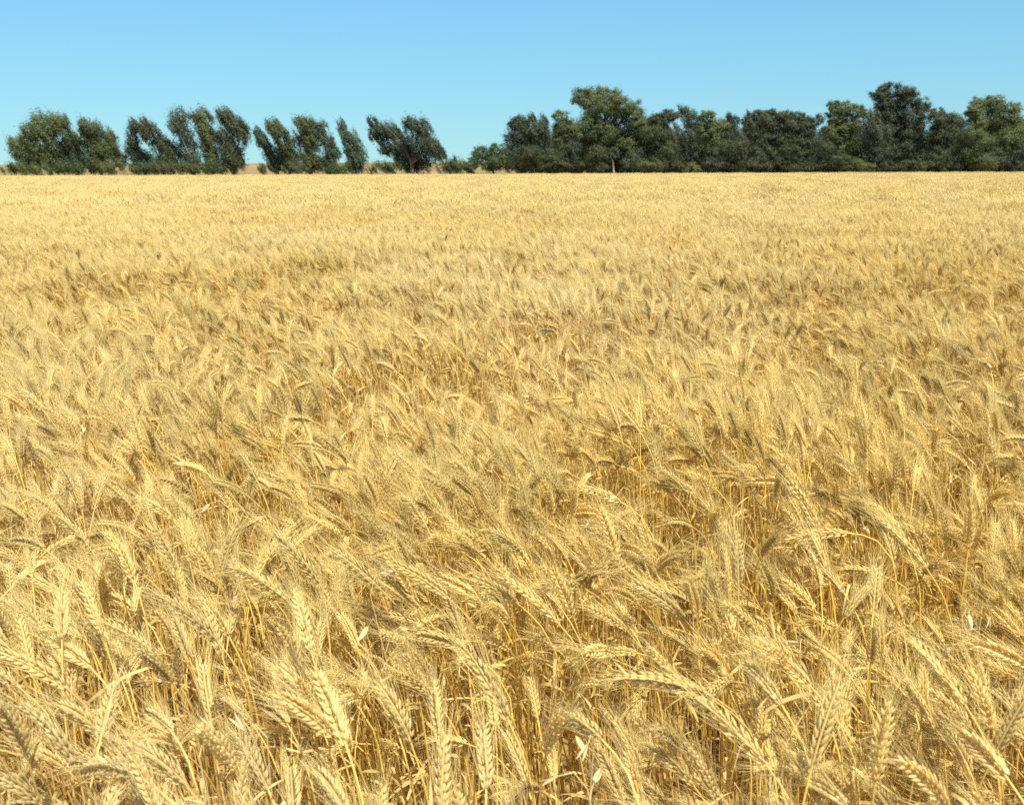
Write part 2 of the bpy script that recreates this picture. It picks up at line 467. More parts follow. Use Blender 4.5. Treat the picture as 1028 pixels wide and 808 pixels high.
G_TREES = 'trees along the far edge of the wheat field'
G_BUSH = 'bushes at the foot of the far trees'
T = [
 # name, label, base px, foliage, density, lobes, extras
 ('tree', 'broad olive tree standing first from the left end of the far tree row', 52, 'olive', 1.0,
  [(45,122,12,8),(58,124,10,8),(34,133,8,7),(17,143,7,6),(25,150,11,8),(46,145,14,11),(66,142,8,12),(38,158,14,8),(60,158,9,10),(22,163,8,6),(48,132,11,8)], {}),
 ('tree', 'round topped olive tree just right of the first broad tree in the far row', 100, 'olive', 1.0,
  [(93,128,10,7),(90,138,11,8),(104,140,9,10),(111,151,9,8),(98,152,12,9),(119,159,8,6),(98,162,11,7)], {}),
 ('tree', 'spindly thin tree with see-through crown between two olive trees on the left', 79, 'grey', 0.7,
  [(76,145,5,7),(79,155,6,6)], {}),
 ('tree', 'narrow ragged tree leaning left beside a sky gap, with a thin pointed tip', 148, 'grey', 0.8,
  [(137,128,4,7),(135,140,6,8),(133,152,6,9),(141,158,7,8)], {}),
 ('tree', 'grey brown tree bent left in the middle of the left clump', 167, 'brown', 0.9,
  [(148,127,7,6),(156,134,9,8),(162,144,8,8),(171,149,8,8),(176,158,8,8)], {}),
 ('tree', 'pale sparse tree with light showing through, left of the paired tall crowns', 196, 'grey', 0.75,
  [(181,118,10,7),(178,128,7,6),(187,137,8,7),(190,148,8,8),(193,159,8,6)], {'pale': True, 'multi': 2}),
 ('tree', 'tall green crowned tree leaning left between a sparse tree and a dense one', 214, 'olive', 0.9,
  [(203,117,9,7),(206,128,8,8),(212,138,8,8),(209,150,8,9),(213,160,7,6)], {'multi': 2}),
 ('tree', 'dense brown green tree closing the left clump beside the first tan gap', 236, 'brown', 1.0,
  [(227,117,8,7),(236,126,10,8),(247,134,6,9),(229,138,8,8),(232,150,11,9),(236,162,10,9)], {}),
 ('tree', 'slim tree leaning left over the first tan gap in the row', 281, 'grey', 0.9,
  [(260,134,5,5),(266,142,6,6),(270,152,7,8),(275,162,7,7)], {}),
 ('tree', 'curved olive tree sweeping left, second past the first tan gap', 293, 'olive', 0.9,
  [(277,127,8,6),(283,135,9,7),(287,146,8,9),(291,158,8,9)], {}),
 ('tree', 'widest bushy tree of the windswept clump left of the lone feathery tree', 313, 'olive', 0.95,
  [(304,125,8,6),(312,129,8,8),(303,138,8,8),(315,142,9,9),(309,154,9,9),(316,163,8,6)], {'multi': 2}),
 ('tree', 'grey green tree with sloping right side ending the windswept clump', 330, 'grey', 0.85,
  [(325,131,5,7),(330,142,6,8),(334,152,7,7),(331,161,6,6)], {}),
 ('tree', 'lone feathery tree with split leaning crown between a clump and a broad dark tree', 358, 'grey', 0.75,
  [(343,127,4,6),(347,137,5,7),(355,141,5,8),(352,150,7,7),(360,153,8,8),(358,163,9,7)], {'multi': 2}),
 ('tree', 'broad dark green tree standing alone in the middle, horn shaped tip at its left', 414, 'dark', 1.0,
  [(376,123,4,5),(374,134,5,6),(383,131,7,7),(394,133,9,7),(413,124,8,6),(425,130,9,8),(386,147,7,7),(400,147,12,9),(420,145,12,10),(441,155,6,6),(436,149,7,8),(420,160,14,9),(402,160,9,8)], {'multi': 3}),
 ('tree', 'low round green tree at the left end of the long right-hand wood', 496, 'green', 1.0,
  [(484,154,9,6),(497,152,10,6),(507,157,7,7),(495,163,14,7),(477,163,5,5)], {}),
 ('tree', 'grey tree with upright feathery shoots, first to rise above the low round tree', 538, 'grey', 0.75,
  [(525,123,4,6),(527,132,6,8),(534,120,4,5),(536,131,7,9),(546,122,3,6),(546,131,5,9),(540,143,8,6),(540,155,8,7)], {'multi': 2}),
 ('tree', 'medium olive tree tucked against the left side of the tall domed tree', 567, 'olive', 0.9,
  [(562,118,7,5),(566,127,10,7),(575,133,8,8),(564,140,9,8),(568,155,9,9)], {}),
 ('tree', 'tall domed olive tree, largest crown of the wood, sloping down to the right', 602, 'olive', 1.0,
  [(585,96,10,7),(600,92,14,6),(612,98,13,8),(596,106,12,8),(622,107,13,9),(608,114,14,9),(636,113,9,9),(641,124,8,8),(590,128,12,11),(604,135,14,10),(622,128,13,9),(606,150,16,12),(630,146,9,8),(585,150,12,12),(632,160,10,8)], {'D': 158}),
 ('small_tree', 'small bush-headed tree with bare pale trunk below the tall domed tree', 617, 'brown', 0.9,
  [(613,158,6,4),(616,153,5,4)], {'pale': True, 'D': 148, 'trunk_r': 0.22}),
 ('tree', 'dark olive tree just right of the tall domed tree', 661, 'brown', 1.0,
  [(660,119,6,5),(672,116,7,5),(662,125,9,7),(658,136,11,9),(665,150,11,11),(660,163,11,7)], {}),
 ('tree', 'ghostly grey thin tree with see-through top rising from the dark wood', 692, 'grey', 0.6,
  [(685,110,5,3),(690,116,8,5),(694,124,7,7),(690,138,9,10),(694,152,9,10),(692,163,9,7)], {'pale': True}),
 ('tree', 'flat topped olive tree between the ghostly grey tree and the twin wispy tips', 716, 'olive', 1.0,
  [(709,118,8,5),(722,127,12,6),(712,133,11,8),(716,146,12,10),(714,160,12,9)], {}),
 ('tree', 'wispy tree with separate tufts at its top framing a patch of sky', 746, 'grey', 0.7,
  [(732,117,3,2.5),(738,121,3,3),(749,120,4,5),(750,129,5,6),(742,140,10,8)], {'multi': 2}),
 ('tree', 'broad dark tree right of the wispy twin tufts', 768, 'brown', 1.0,
  [(762,116,7,5),(775,114,5,4),(770,124,11,8),(766,138,12,10),(768,155,12,12)], {}),
 ('tree', 'round shouldered brown green tree next left of the lowest dip in the wood', 788, 'brown', 1.0,
  [(784,116,8,5),(790,126,10,8),(786,140,12,10),(788,157,12,11)], {}),
 ('tree', 'lower dark tree filling the dip before the pale topped tree', 808, 'dark', 1.0,
  [(802,118,7,5),(808,130,10,8),(806,146,12,11),(812,160,10,9),(820,122,7,6)], {}),
 ('tree', 'pale green topped tree with several round heads left of the tallest tree', 845, 'olive', 0.95,
  [(836,107,6,5),(844,110,9,6),(852,114,7,6),(864,113,6,5),(838,120,9,7),(850,126,12,8),(836,134,10,8),(846,146,13,11),(842,160,10,9)], {'D': 156}),
 ('tree', 'slender brown tree in the notch against the tallest tree', 878, 'grey', 0.9,
  [(876,118,6,6),(872,128,7,8),(880,136,9,10),(878,152,11,12),(870,163,10,7)], {}),
 ('tree', 'tallest tree of all, dark with a cauliflower crown, towering over the right wood', 903, 'dark', 1.0,
  [(884,94,7,6),(898,90,9,7),(910,95,8,7),(918,97,5,6),(888,103,8,7),(900,106,13,9),(925,106,8,7),(897,118,12,9),(915,118,12,9),(896,135,12,10),(914,136,12,11),(904,153,14,12)], {'D': 156}),
 ('tree', 'brown tree with thin lacy top just right of the tallest tree', 948, 'brown', 0.9,
  [(944,112,8,4),(940,122,9,7),(955,122,10,7),(948,135,14,10),(950,152,14,12)], {}),
 ('tree', 'high round crowned tree, second tallest at the right end of the wood', 994, 'olive', 0.95,
  [(969,113,6,5),(985,104,7,5),(996,103,9,6),(1003,110,7,6),(985,114,10,8),(1000,124,10,8),(975,125,8,8),(992,138,14,10),(985,155,15,12)], {'D': 158}),
 ('tree', 'olive tree cut by the right edge of the picture', 1020, 'olive', 0.95,
  [(1018,108,10,5),(1014,118,10,8),(1024,128,10,9),(1012,140,12,10),(1020,156,14,12)], {}),
 ('bush', 'tall rounded brown bush in front of the feathery shooted grey tree', 527, 'brown', 1.0,
  [(530,152,12,8),(524,162,10,8)], {'D': 147}),
 ('bush', 'wide brown green bush left of the tall domed tree, at its foot', 556, 'brown', 1.0,
  [(552,155,12,8),(560,164,12,7),(546,164,9,7)], {'D': 147}),
 ('bush', 'tall grey brown bush below the patch of sky with wispy tufts', 742, 'brown', 1.0,
  [(742,148,10,11),(744,161,12,9)], {'D': 147}),
 ('bush', 'olive domed bush in front of the high round crowned tree at right', 982, 'olive', 1.0,
  [(972,132,11,6),(984,140,12,8),(975,151,12,9),(986,161,12,8)], {'D': 147}),
 ('bush', 'bright green low bush in the gap right of the lone broad dark tree', 455, 'green', 1.0,
  [(448,165.5,9,6),(459,165.5,10,6)], {'D': 147}),
 ('bush', 'tiny dark sapling poking above the bright green low bush', 457, 'dark', 0.8,
  [(457,159,2,3),(457,164,2.5,3)], {'D': 152}),
 ('bush', 'dark olive bush against the left side of the low round green tree', 471, 'brown', 1.0,
  [(468,166,5,4),(474,168,5,4)], {'D': 146}),
 ('bush', 'dark green bush under the left limbs of the lone broad tree', 388, 'green', 0.9,
  [(384,166,9,5),(394,167,8,5)], {'D': 147}),
 ('bush', 'low bush in the tan gap between the feathery tree and the broad dark tree', 374, 'olive', 0.9,
  [(373,169,5,2.5)], {'D': 147}),
 ('bush', 'low dark hedge-like bush at the far left tip of the tree row', 12, 'green', 0.9,
  [(6,168,6,4),(15,167,8,4.5)], {'D': 147}),
 ('bush', 'low green bush under the first broad tree', 36, 'olive', 0.9,
  [(30,167,9,5),(42,168,9,5)], {'D': 147}),
 ('bush', 'low green bush in the gap below the spindly thin tree', 72, 'green', 0.9,
  [(66,166,9,5),(79,167,9,5)], {'D': 147}),
 ('bush', 'brown green bush below the round topped tree, left of the sky gap', 116, 'olive', 0.9,
  [(107,166,9,6),(120,165,9,6)], {'D': 147}),
 ('bush', 'low green bush below the narrow ragged leaning tree', 142, 'green', 0.9,
  [(136,167,9,5),(149,167,8,5)], {'D': 147}),
 ('bush', 'brown bush below the grey brown bent tree', 164, 'brown', 0.9,
  [(160,166,9,6),(172,167,8,5)], {'D': 147}),
 ('bush', 'low green bush below the pale sparse tree', 188, 'olive', 0.9,
  [(184,166,8,5),(195,167,7,5)], {'D': 147}),
 ('bush', 'bright green bush beside the dense tree that closes the left clump', 211, 'green', 0.9,
  [(206,166,8,5),(217,167,7,5)], {'D': 147}),
 ('bush', 'brown bush at the foot of the slim tree by the first tan gap', 268, 'brown', 0.9,
  [(264,168,5,4)], {'D': 147}),
 ('bush', 'brown green bush between the widest bushy tree and the curved olive tree', 303, 'brown', 0.9,
  [(300,167,9,5)], {'D': 147}),
 ('bush', 'dark green bush running from the windswept clump to the feathery tree', 338, 'green', 0.9,
  [(333,168,9,5),(345,168,8,4.5)], {'D': 147}),
 ('bush', 'olive bush right of the small pale trunked tree', 650, 'olive', 0.95,
  [(645,164,8,6),(656,165,9,6)], {'D': 147}),
 ('bush', 'green tinted bush at the foot of the ghostly grey tree', 694, 'olive', 0.95,
  [(690,167,9,5),(700,166,8,5)], {'D': 147}),
 ('bush', 'grey green bush at the foot of the pale green topped tree', 846, 'brown', 0.95,
  [(842,160,9,7),(850,166,10,6)], {'D': 147}),
 ('bush', 'green bush at the foot of the slender brown tree in the notch', 866, 'olive', 0.95,
  [(862,164,8,7),(872,167,8,5)], {'D': 147}),
 ('bush', 'low brown bush at the foot of the tallest tree', 916, 'brown', 0.95,
  [(910,165,9,6),(922,166,9,6)], {'D': 147}),
 # the wood goes on past the frame
 ('tree', 'olive tree outside the picture, next past its right edge', 1050, 'olive', 0.95,
  [(1046,110,11,6),(1052,120,12,9),(1046,136,13,10),(1050,155,15,12)], {}),
 ('tree', 'brown tree outside the picture, second past its right edge', 1082, 'brown', 0.95,
  [(1078,116,11,6),(1084,126,12,9),(1078,140,13,10),(1082,156,15,12)], {}),
]
FILL = 'dark tree of the second row, glimpsed between the trees of the right wood'
for k, bx_ in enumerate(range(524, 1075, 19)):
    g = np.random.default_rng(60 + k)
    q = bx_ + g.uniform(-5, 5)
    tp = g.uniform(124, 134)
    T.append(('tree', FILL, q, ('dark', 'brown', 'grey')[k % 3], 1.0,
              [(q + g.uniform(-4, 4), tp, 8, 7), (q - 5, tp + 12, 10, 9), (q + 6, tp + 14, 10, 9), (q, tp + 25, 13, 10), (q - 4, 163, 13, 9), (q + 6, 166, 12, 7)],
              {'D': 164 + g.uniform(-2, 3)}))
FOOT = [(577, 'dark bush in the deep shade under the left of the tall domed tree'), (598, 'dark bush in the shade under the middle of the tall domed tree'),
        (636, 'dark bush in the shade under the right skirt of the tall domed tree'), (672, 'dark bush at the foot of the dark olive tree past the dome'),
        (716, 'dark bush at the foot of the flat topped olive tree'), (732, 'dark bush between the flat topped tree and the wispy tufts'),
        (764, 'dark bush at the foot of the broad dark tree past the wispy tufts'), (790, 'dark bush at the foot of the round shouldered tree'),
        (808, 'dark bush at the bottom of the lowest dip in the wood'), (826, 'dark bush left below the pale green topped tree'),
        (888, 'dark bush at the left foot of the tallest tree'), (940, 'dark bush at the foot of the lacy topped brown tree'),
        (960, 'dark bush right of the lacy topped brown tree'), (1004, 'dark bush under the high round crowned tree'), (1022, 'dark bush at the right edge of the wood')]
for k, (q, lab) in enumerate(FOOT):
    T.append(('bush', lab, q, ('dark', 'brown')[k % 2], 1.0, [(q - 5, 163, 8, 8), (q + 5, 166, 8, 6), (q + (k * 7 % 5) - 2, 148 + (k * 13 % 9), 8, 9)], {'D': 149}))
for k, (nm, lab, bp, fol, den, lob, ex) in enumerate(T):
    bush = nm == 'bush'
    make_tree(nm, lab, 'bush' if bush else 'tree', G_BUSH if bush else ('second row of trees in the right wood' if lab == FILL else G_TREES), bp, lob, fol, seed=k, density=den,
              leaf=0.22 if bush else 0.27, **{**({'trunk_r': 0.05, 'multi': 3} if bush else {}), **ex})

# grass verge between wheat and trees
gv = MB()
n = 26000
gx = rng.uniform(-125, 125, n); gy = rng.uniform(WHEAT_END + 0.5, WHEAT_END + 16, n)
hh = rng.uniform(0.4, 1.15, n) * (0.8 + 0.5 * np.clip(noise2(gx, gy, 6, 3), -1, 1))
p0 = np.stack([gx, gy, np.full(n, -0.02)], -1)
dx = rng.normal(size=(n, 3)) * 0.16; dx[:, 2] = hh
wv = unit(np.cross(dx, rng.normal(size=(n, 3)))) * 0.035
gv.add(np.stack([p0 - wv, p0 + wv, p0 + dx * [0.5, 0.5, 0.55] + wv * .7, p0 + dx], 1).reshape(-1, 3), [np.arange(n * 4).reshape(-1, 4)])
mgrass = leafy('verge_grass', (0.05, 0.065, 0.018), (0.15, 0.135, 0.045), 0.7, 0.2, 0.2, 0.3, obj_vary=False)
o = tree_obj('verge_grass', gv.mesh('verge_grass', [mgrass], smooth=False))
o['kind'] = 'stuff'
o['label'] = 'rough green and tan grass verge between wheat and trees'

# ------------------------------------------------------------------ wheat
def floret_template(sides, rings):
    v, q, tr = [], [], []
    for z, r in rings:
        for k in range(sides):
            a = 2 * math.pi * (k + 0.5) / sides
            v.append((math.cos(a) * r, math.sin(a) * r, z))
    v.append((0, 0, 1.0))
    n = len(rings)
    for i in range(n - 1):
        for k in range(sides):
            q.append((i * sides + k, i * sides + (k + 1) % sides, (i + 1) * sides + (k + 1) % sides, (i + 1) * sides + k))
    for k in range(sides):
        tr.append(((n - 1) * sides + k, (n - 1) * sides + (k + 1) % sides, n * sides))
    return np.array(v), np.array(q, int).reshape(-1, 4), np.array(tr, int)

FT = {0: floret_template(6, [(0, .35), (.2, .85), (.48, 1.0), (.8, .5)]),
      1: floret_template(4, [(0, .4), (.42, 1.0)])}

def put_many(mb, tmpl, O, Wd, Dd, Ax):
    """copies of a template at origins O with axes Wd (x), Dd (y), Ax (z)"""
    v, q, tr = tmpl
    P = O[:, None, :] + v[None, :, 0:1] * Wd[:, None, :] + v[None, :, 1:2] * Dd[:, None, :] + v[None, :, 2:3] * Ax[:, None, :]
    off = (np.arange(len(O)) * len(v))[:, None, None]
    fs = [(tr[None] + off).reshape(-1, 3)]
    if len(q):
        fs.insert(0, (q[None] + off).reshape(-1, 4))
    mb.add(P.reshape(-1, 3), fs)

def awns_add(mb, O, D, ln, wd, g, seg=2, curl=0.12):
    """three-sided bristles"""
    n = len(O)
    A = unit(np.cross(D, g.normal(size=(n, 3))))
    B = np.cross(D, A)
    bend = unit(g.normal(size=(n, 3))) * curl
    a = np.arange(3) * 2 * math.pi / 3
    ring = np.cos(a)[None, :, None] * A[:, None, :] + np.sin(a)[None, :, None] * B[:, None, :]
    tip = O + (D + bend) * ln
    if seg == 2:
        mid = O + (D + bend * 0.3) * ln * 0.5
        P = np.concatenate([O[:, None] + ring * wd, mid[:, None] + ring * wd * 0.7, tip[:, None]], 1)
        q = np.array([(k, (k + 1) % 3, 3 + (k + 1) % 3, 3 + k) for k in range(3)])
        tr = np.array([(3 + k, 3 + (k + 1) % 3, 6) for k in range(3)])
        off = (np.arange(n) * 7)[:, None, None]
        mb.add(P.reshape(-1, 3), [(q[None] + off).reshape(-1, 4), (tr[None] + off).reshape(-1, 3)])
    else:
        P = np.concatenate([O[:, None] + ring * wd, tip[:, None]], 1)
        tr = np.array([(k, (k + 1) % 3, 3) for k in range(3)])
        off = (np.arange(n) * 4)[:, None, None]
        mb.add(P.reshape(-1, 3), [(tr[None] + off).reshape(-1, 3)])

def ribbon(mb, P, wid, side, mi=0):
    n = len(P)
    v = np.stack([P - side * wid[:, None] / 2, P + side * wid[:, None] / 2], 1).reshape(-1, 3)
    i = np.arange(n - 1) * 2
    mb.add(v, [np.stack([i, i + 1, i + 3, i + 2], -1)], mi)

def stalk(seed, h=0.80, phi0=4, phin=25, phit=45, lod=0, ear_len=0.074, roll=None, nleaf=2, fat=1.0):
    """one wheat plant bending towards +X. Returns stem, ear, awns, leaf builders and the neck point"""
    g = np.random.default_rng(seed)
    phi0, phin, phit = R(phi0), R(phin), R(phit)
    ns = {0: 20, 1: 8, 2: 4}[lod]
    s = np.linspace(0, 1, 61)
    k = np.clip((s - 0.83) / 0.17, 0, 1); k = k * k * (3 - 2 * k)
    kin = R(g.uniform(-5, 5))
    ph = phi0 + (phin - phi0) * k + kin * np.sin(s * 7 + g.uniform(0, 6)) * (1 - k)
    yw = R(g.uniform(-4, 4)) * np.sin(s * 5 + g.uniform(0, 6))
    d = np.stack([np.sin(ph), np.sin(yw), np.cos(ph)], -1)
    P = np.concatenate([[[0, 0, 0]], np.cumsum((d[1:] + d[:-1]) / 2, 0)]) * (h / 60)
    P *= h / np.linalg.norm(P[:, ], axis=1).max() if False else 1
    idx = np.unique(np.round(np.concatenate([np.linspace(0, 40, max(ns // 2, 2)), np.linspace(40, 60, max(ns // 2, 3))])).astype(int))
    st = MB()
    rad = np.linspace(0.0019, 0.0012, len(idx)) * (1.0 if lod == 0 else 1.1)
    tube(st, P[idx], rad, {0: 6, 1: 4, 2: 3}[lod])
    if lod == 0:                                     # joints of the straw
        for u in (18, 36):
            tube(st, P[u - 1:u + 2], [0.0017, 0.0027, 0.0018], 6)
    neck = P[-1]
    # ear axis
    m = 19
    u = np.linspace(0, 1, m)
    pe = phin + (phit - phin) * u
    de = np.stack([np.sin(pe), np.zeros(m) + 0.02, np.cos(pe)], -1)
    E = neck + np.concatenate([[[0, 0, 0]], np.cumsum((de[1:] + de[:-1]) / 2, 0)]) * (ear_len / (m - 1))
    Tn = unit(de)
    B = np.array([0, 1.0, 0])
    Nn = unit(np.cross(np.broadcast_to(B, Tn.shape), Tn))
    rho = g.uniform(0, math.pi) if roll is None else roll
    tw = rho + g.uniform(-0.5, 0.5) * u
    Sd = np.cos(tw)[:, None] * Nn + np.sin(tw)[:, None] * B
    Fd = np.cross(Tn, Sd)
    ea, aw = MB(), MB()
    sc = (0.70 + 0.30 * np.clip(u / 0.15, 0, 1)) * (1 - 0.32 * np.clip((u - 0.6) / 0.4, 0, 1)) * fat
    sg = np.where(np.arange(m) % 2 == 0, 1.0, -1.0)
    O, A, W, D = [], [], [], []
    AO, AD = [], []
    for i in range(m):
        for kf in ((-1, 0, 1) if lod == 0 else (-1, 1)):
            j = g.normal(size=3) * 0.07
            side = Sd[i] * sg[i]
            ax = unit(Tn[i] * 1.0 + side * (0.38 if kf else 0.26) + Fd[i] * kf * 0.34 + j)
            if i == m - 1:
                ax = unit(Tn[i] + Fd[i] * kf * 0.3 + j)
            fl = 0.0132 * sc[i] * g.uniform(0.82, 1.16) * (1.0 if kf else 1.05) * (0.55 if g.random() < 0.05 else 1.0)
            wr = 0.0022 * sc[i] * (1.25 if lod else 1.0)
            wv = unit(np.cross(ax, np.cross(side, ax) + 1e-6))
            dv = np.cross(ax, wv)
            o_ = E[i] + side * 0.0030 * sc[i] + Fd[i] * kf * 0.0024 * sc[i]
            O.append(o_); A.append(ax * fl); W.append(wv * wr * 0.85); D.append(dv * wr)
            if kf or i > m - 4:
                AO.append(o_ + ax * fl * 0.93)
                AD.append(unit(Tn[i] * 1.15 + ax * 0.85 + g.normal(size=3) * 0.20))
    O, A, W, D = map(np.array, (O, A, W, D))
    AO, AD = np.array(AO), np.array(AD)
    if lod < 2:
        put_many(ea, FT[lod], O, W, D, A)
        if lod == 0:
            tube(ea, E[::3], 0.0016, 5)
            awns_add(aw, AO, AD, g.uniform(0.038, 0.074, (len(AO), 1)) * fat, 0.00034, g)
        else:
            pick = g.permutation(len(AO))[:24]
            awns_add(aw, AO[pick], AD[pick], g.uniform(0.036, 0.066, (24, 1)), 0.00045, g, seg=1)
    lf = []
    for q in range(nleaf):
        r = MB()
        b0 = P[int(60 * g.uniform(0.45, 0.92))]
        az = g.uniform(0, 6.283)
        ln = g.uniform(0.10, 0.25)
        nl = 20 if lod == 0 else 7
        tt = np.linspace(0, 1, nl)
        el = g.uniform(0.5, 1.2) - tt * g.uniform(1.5, 3.4)
        hd = np.array([math.cos(az), math.sin(az), 0])
        dd = np.cos(el)[:, None] * hd + np.sin(el)[:, None] * np.array([0, 0, 1.0])
        Q = b0 + np.concatenate([[[0, 0, 0]], np.cumsum((dd[1:] + dd[:-1]) / 2, 0)]) * ln / (nl - 1)
        sd_ = np.cross(dd, np.array([0, 0, 1.0]) + 1e-5); sd_ = unit(sd_)
        up = np.cross(sd_, dd)
        twi = g.uniform(-1, 1) + g.uniform(3, 9) * g.choice([-1, 1]) * tt
        sd_ = np.cos(twi)[:, None] * sd_ + np.sin(twi)[:, None] * up
        ribbon(r, Q, g.uniform(0.0030, 0.0060) * np.sin(np.clip(tt * 0.9 + 0.12, 0, 1) * math.pi) ** 0.6 * (1 - 0.5 * tt) + 0.0006, sd_)
        lf.append(r)
    return st, ea, aw, lf, neck, E

def joined(parts):
    st, ea, aw, lf = parts[:4]
    r = MB()
    r.merge(st, 0); r.merge(ea, 1); r.merge(aw, 2)
    for l_ in lf:
        r.merge(l_, 3)
    return r

# bends of the ear: (stem lean, neck angle, tip angle) - most nod about half way over
BENDS = [(3, 8, 22), (5, 14, 34), (4, 22, 42), (6, 28, 50), (5, 34, 58), (7, 40, 66), (6, 48, 76), (8, 56, 86), (7, 66, 98), (9, 80, 118),
         (6, 18, 30), (8, 44, 62), (5, 30, 66), (7, 60, 80)]
BEND_P = np.array([.8, 1, 1.2, 1.3, 1.3, 1.2, 1.1, .9, .7, .45, .9, 1.1, .9, .8]); BEND_P /= BEND_P.sum()
NB = len(BENDS)

lib = bpy.data.collections.new('wheat library')          # sources of the massed wheat; not linked to the scene
LIB_N = 0
def lib_add(mb):
    global LIB_N
    o = bpy.data.objects.new('wheat_source_%03d' % LIB_N, mb.mesh('wheat_source', WHEAT_MATS))
    lib.objects.link(o)
    LIB_N += 1
    return LIB_N - 1

near_parts, near_ids, mid_ids = [], [], []
VARIANTS = [(k, v) for v in range(3) for k in range(NB)]
for k, v in VARIANTS:
    a, b_, c_ = BENDS[k]
    gq = np.random.default_rng(50 + k + 40 * v)
    el_, ft_ = gq.uniform(0.055, 0.078), gq.uniform(0.74, 1.02)
    hgt = 0.785 + 0.02 * (k % 3)
    p = stalk(50 + k + 40 * v, hgt, a, b_, c_, 0, ear_len=el_, fat=ft_, nleaf=2 + (k + v) % 2)
    near_parts.append(p)
    near_ids.append(lib_add(joined(p)))
    p = stalk(190 + k + 40 * v, hgt, a, b_, c_, 1, ear_len=el_, fat=ft_, nleaf=1)
    mid_ids.append(lib_add(joined(p)))

def spindle(mb, E, r, sides, g, bumpy, mi):
    n = len(E)
    uu = np.linspace(0, 1, n)
    rad = r * np.sin(np.clip(uu * 0.92 + 0.08, 0, 1) * math.pi) ** 0.5 * (1 + bumpy * np.where(np.arange(n) % 2, 1, -1))
    tube(mb, E, np.maximum(rad, r * 0.1), sides, mi)

def clump(seed, size, count, lod):
    g = np.random.default_rng(seed)
    r = MB()
    for q in range(count):
        a, b_, c_ = BENDS[g.choice(NB, p=BEND_P)]
        st, ea, aw, lf, neck, E = stalk(g.integers(1e9), 0.785 * g.normal(1, 0.045), a, b_, c_, 2, nleaf=1 if (lod == 2 and q % 2) else 0)
        az = math.pi + g.normal() * 0.95 - 0.15
        M = np.eye(4)
        ca, sa = math.cos(az), math.sin(az)
        M[:2, :2] = [[ca, -sa], [sa, ca]]
        M[:2, 3] = g.uniform(-size / 2, size / 2, 2)
        t_ = MB()
        if lod == 2:
            spindle(t_, E[::3], 0.0064, 5, g, 0.22, 0)
        else:
            spindle(t_, E[[0, 6, 12, 18]], 0.0078, 3, g, 0.0, 0)
        na = 9 if lod == 2 else 4
        ax = unit(E[-1] - E[0])
        aw_ = MB()
        io = g.integers(5, 19, na)
        awns_add(aw_, E[io], unit(ax + g.normal(size=(na, 3)) * 0.22), g.uniform(0.036, 0.066, (na, 1)), 0.0009 if lod == 2 else 0.0018, g, seg=1)
        r.merge(st, 0, M); r.merge(t_, 1, M); r.merge(aw_, 2, M)
        for l_ in lf:
            r.merge(l_, 3, M)
    return r
C2, C3 = 0.42, 1.1
far_ids = [lib_add(clump(300 + k, C2 * 1.15, 58, 2)) for k in range(8)]
vfar_ids = [lib_add(clump(400 + k, C3 * 1.1, 120, 3)) for k in range(6)]

# ---- where the plants stand
def canopy(x, y):
    near = 0.060 * noise2(x, y, 0.9, 21) + 0.05 * noise2(x, y, 2.2, 22)
    return 1.0 + near + 0.035 * noise2(x, y, 9, 23)
def lean_az(x, y):
    return math.pi - 0.2 + 0.42 * noise2(x, y, 1.3, 31) + 0.25 * noise2(x, y, 6, 32)

HALF = math.tan(math.atan(PW / 2 / F_PX)) * 1.02
def field(y0, y1, dens, margin):
    xw = HALF * y1 + margin
    n = int((y1 - y0) * 2 * xw * dens)
    x = rng.uniform(-xw, xw, n); y = rng.uniform(y0, y1, n)
    k = np.abs(x) < HALF * np.maximum(y, 0) + margin
    return x[k], y[k]

L0_END, L1_END, L2_END = 7.0, 16.0, 50.0
px_, py_, pi_, pr_, ps_ = [], [], [], [], []
def push(x, y, i_, rx, ry, rz, sx, sz):
    px_.append(x); py_.append(y); pi_.append(i_)
    pr_.append(np.stack([rx, ry, rz], -1)); ps_.append(np.stack([sx, sx, sz], -1))

x, y = field(-1.2, L1_END + 1.5, 760, 1.7)
keep = rng.random(len(x)) < np.clip(0.74 + 0.50 * noise2(x, y * 1.5, 1.3, 41), 0.20, 1.0)
x, y = x[keep], y[keep]
y_fade = y + rng.uniform(-1.2, 1.2, len(x))
keep = y_fade < L1_END
x, y, y_fade = x[keep], y[keep], y_fade[keep]
n = len(x)
bend = rng.choice(NB, n, p=BEND_P)
bend_k = bend
bend = bend + NB * rng.integers(0, 3, n)
hs = canopy(x, y) * rng.normal(1, 0.05, n)
hs = np.minimum(hs, 1.08)
# hollows where shorter, thinner plants leave the straws behind them open to view
HOLLOWS = [(60, 590, .22, .16), (130, 575, .16, .12), (560, 372, .75, .22), (330, 440, .35, .18), (700, 345, .5, .16), (820, 336, .6, .16), (950, 328, .6, .16),
           (840, 600, .16, .10), (430, 690, .08, .07), (640, 725, .10, .06), (980, 700, .16, .08), (860, 745, .10, .06), (770, 375, .3, .15), (200, 350, .6, .2)]
thin = np.zeros(n, bool)
for hx, hy, ra, rb in HOLLOWS:
    c_ = at_height(hx, hy, 0.66)
    e_ = ((x - c_[0]) / ra) ** 2 + ((y - c_[1] + rb) / rb) ** 2
    inn = e_ < 1
    hs[inn] *= 0.80 + 0.12 * e_[inn]
    thin |= inn & (rng.random(n) < 0.45)
short = rng.random(n) < 0.12
hs[short] *= rng.uniform(0.75, 0.93, short.sum())
az = lean_az(x, y) + rng.normal(0, 1.0, n)
sxy = rng.uniform(0.84, 1.06, n)
tx, ty = rng.normal(0, 0.045, n), rng.normal(0, 0.045, n)
is_near = y_fade < L0_END
idx_all = np.where(is_near, np.array(near_ids)[bend], np.array(mid_ids)[bend])
mean_h = 0.80

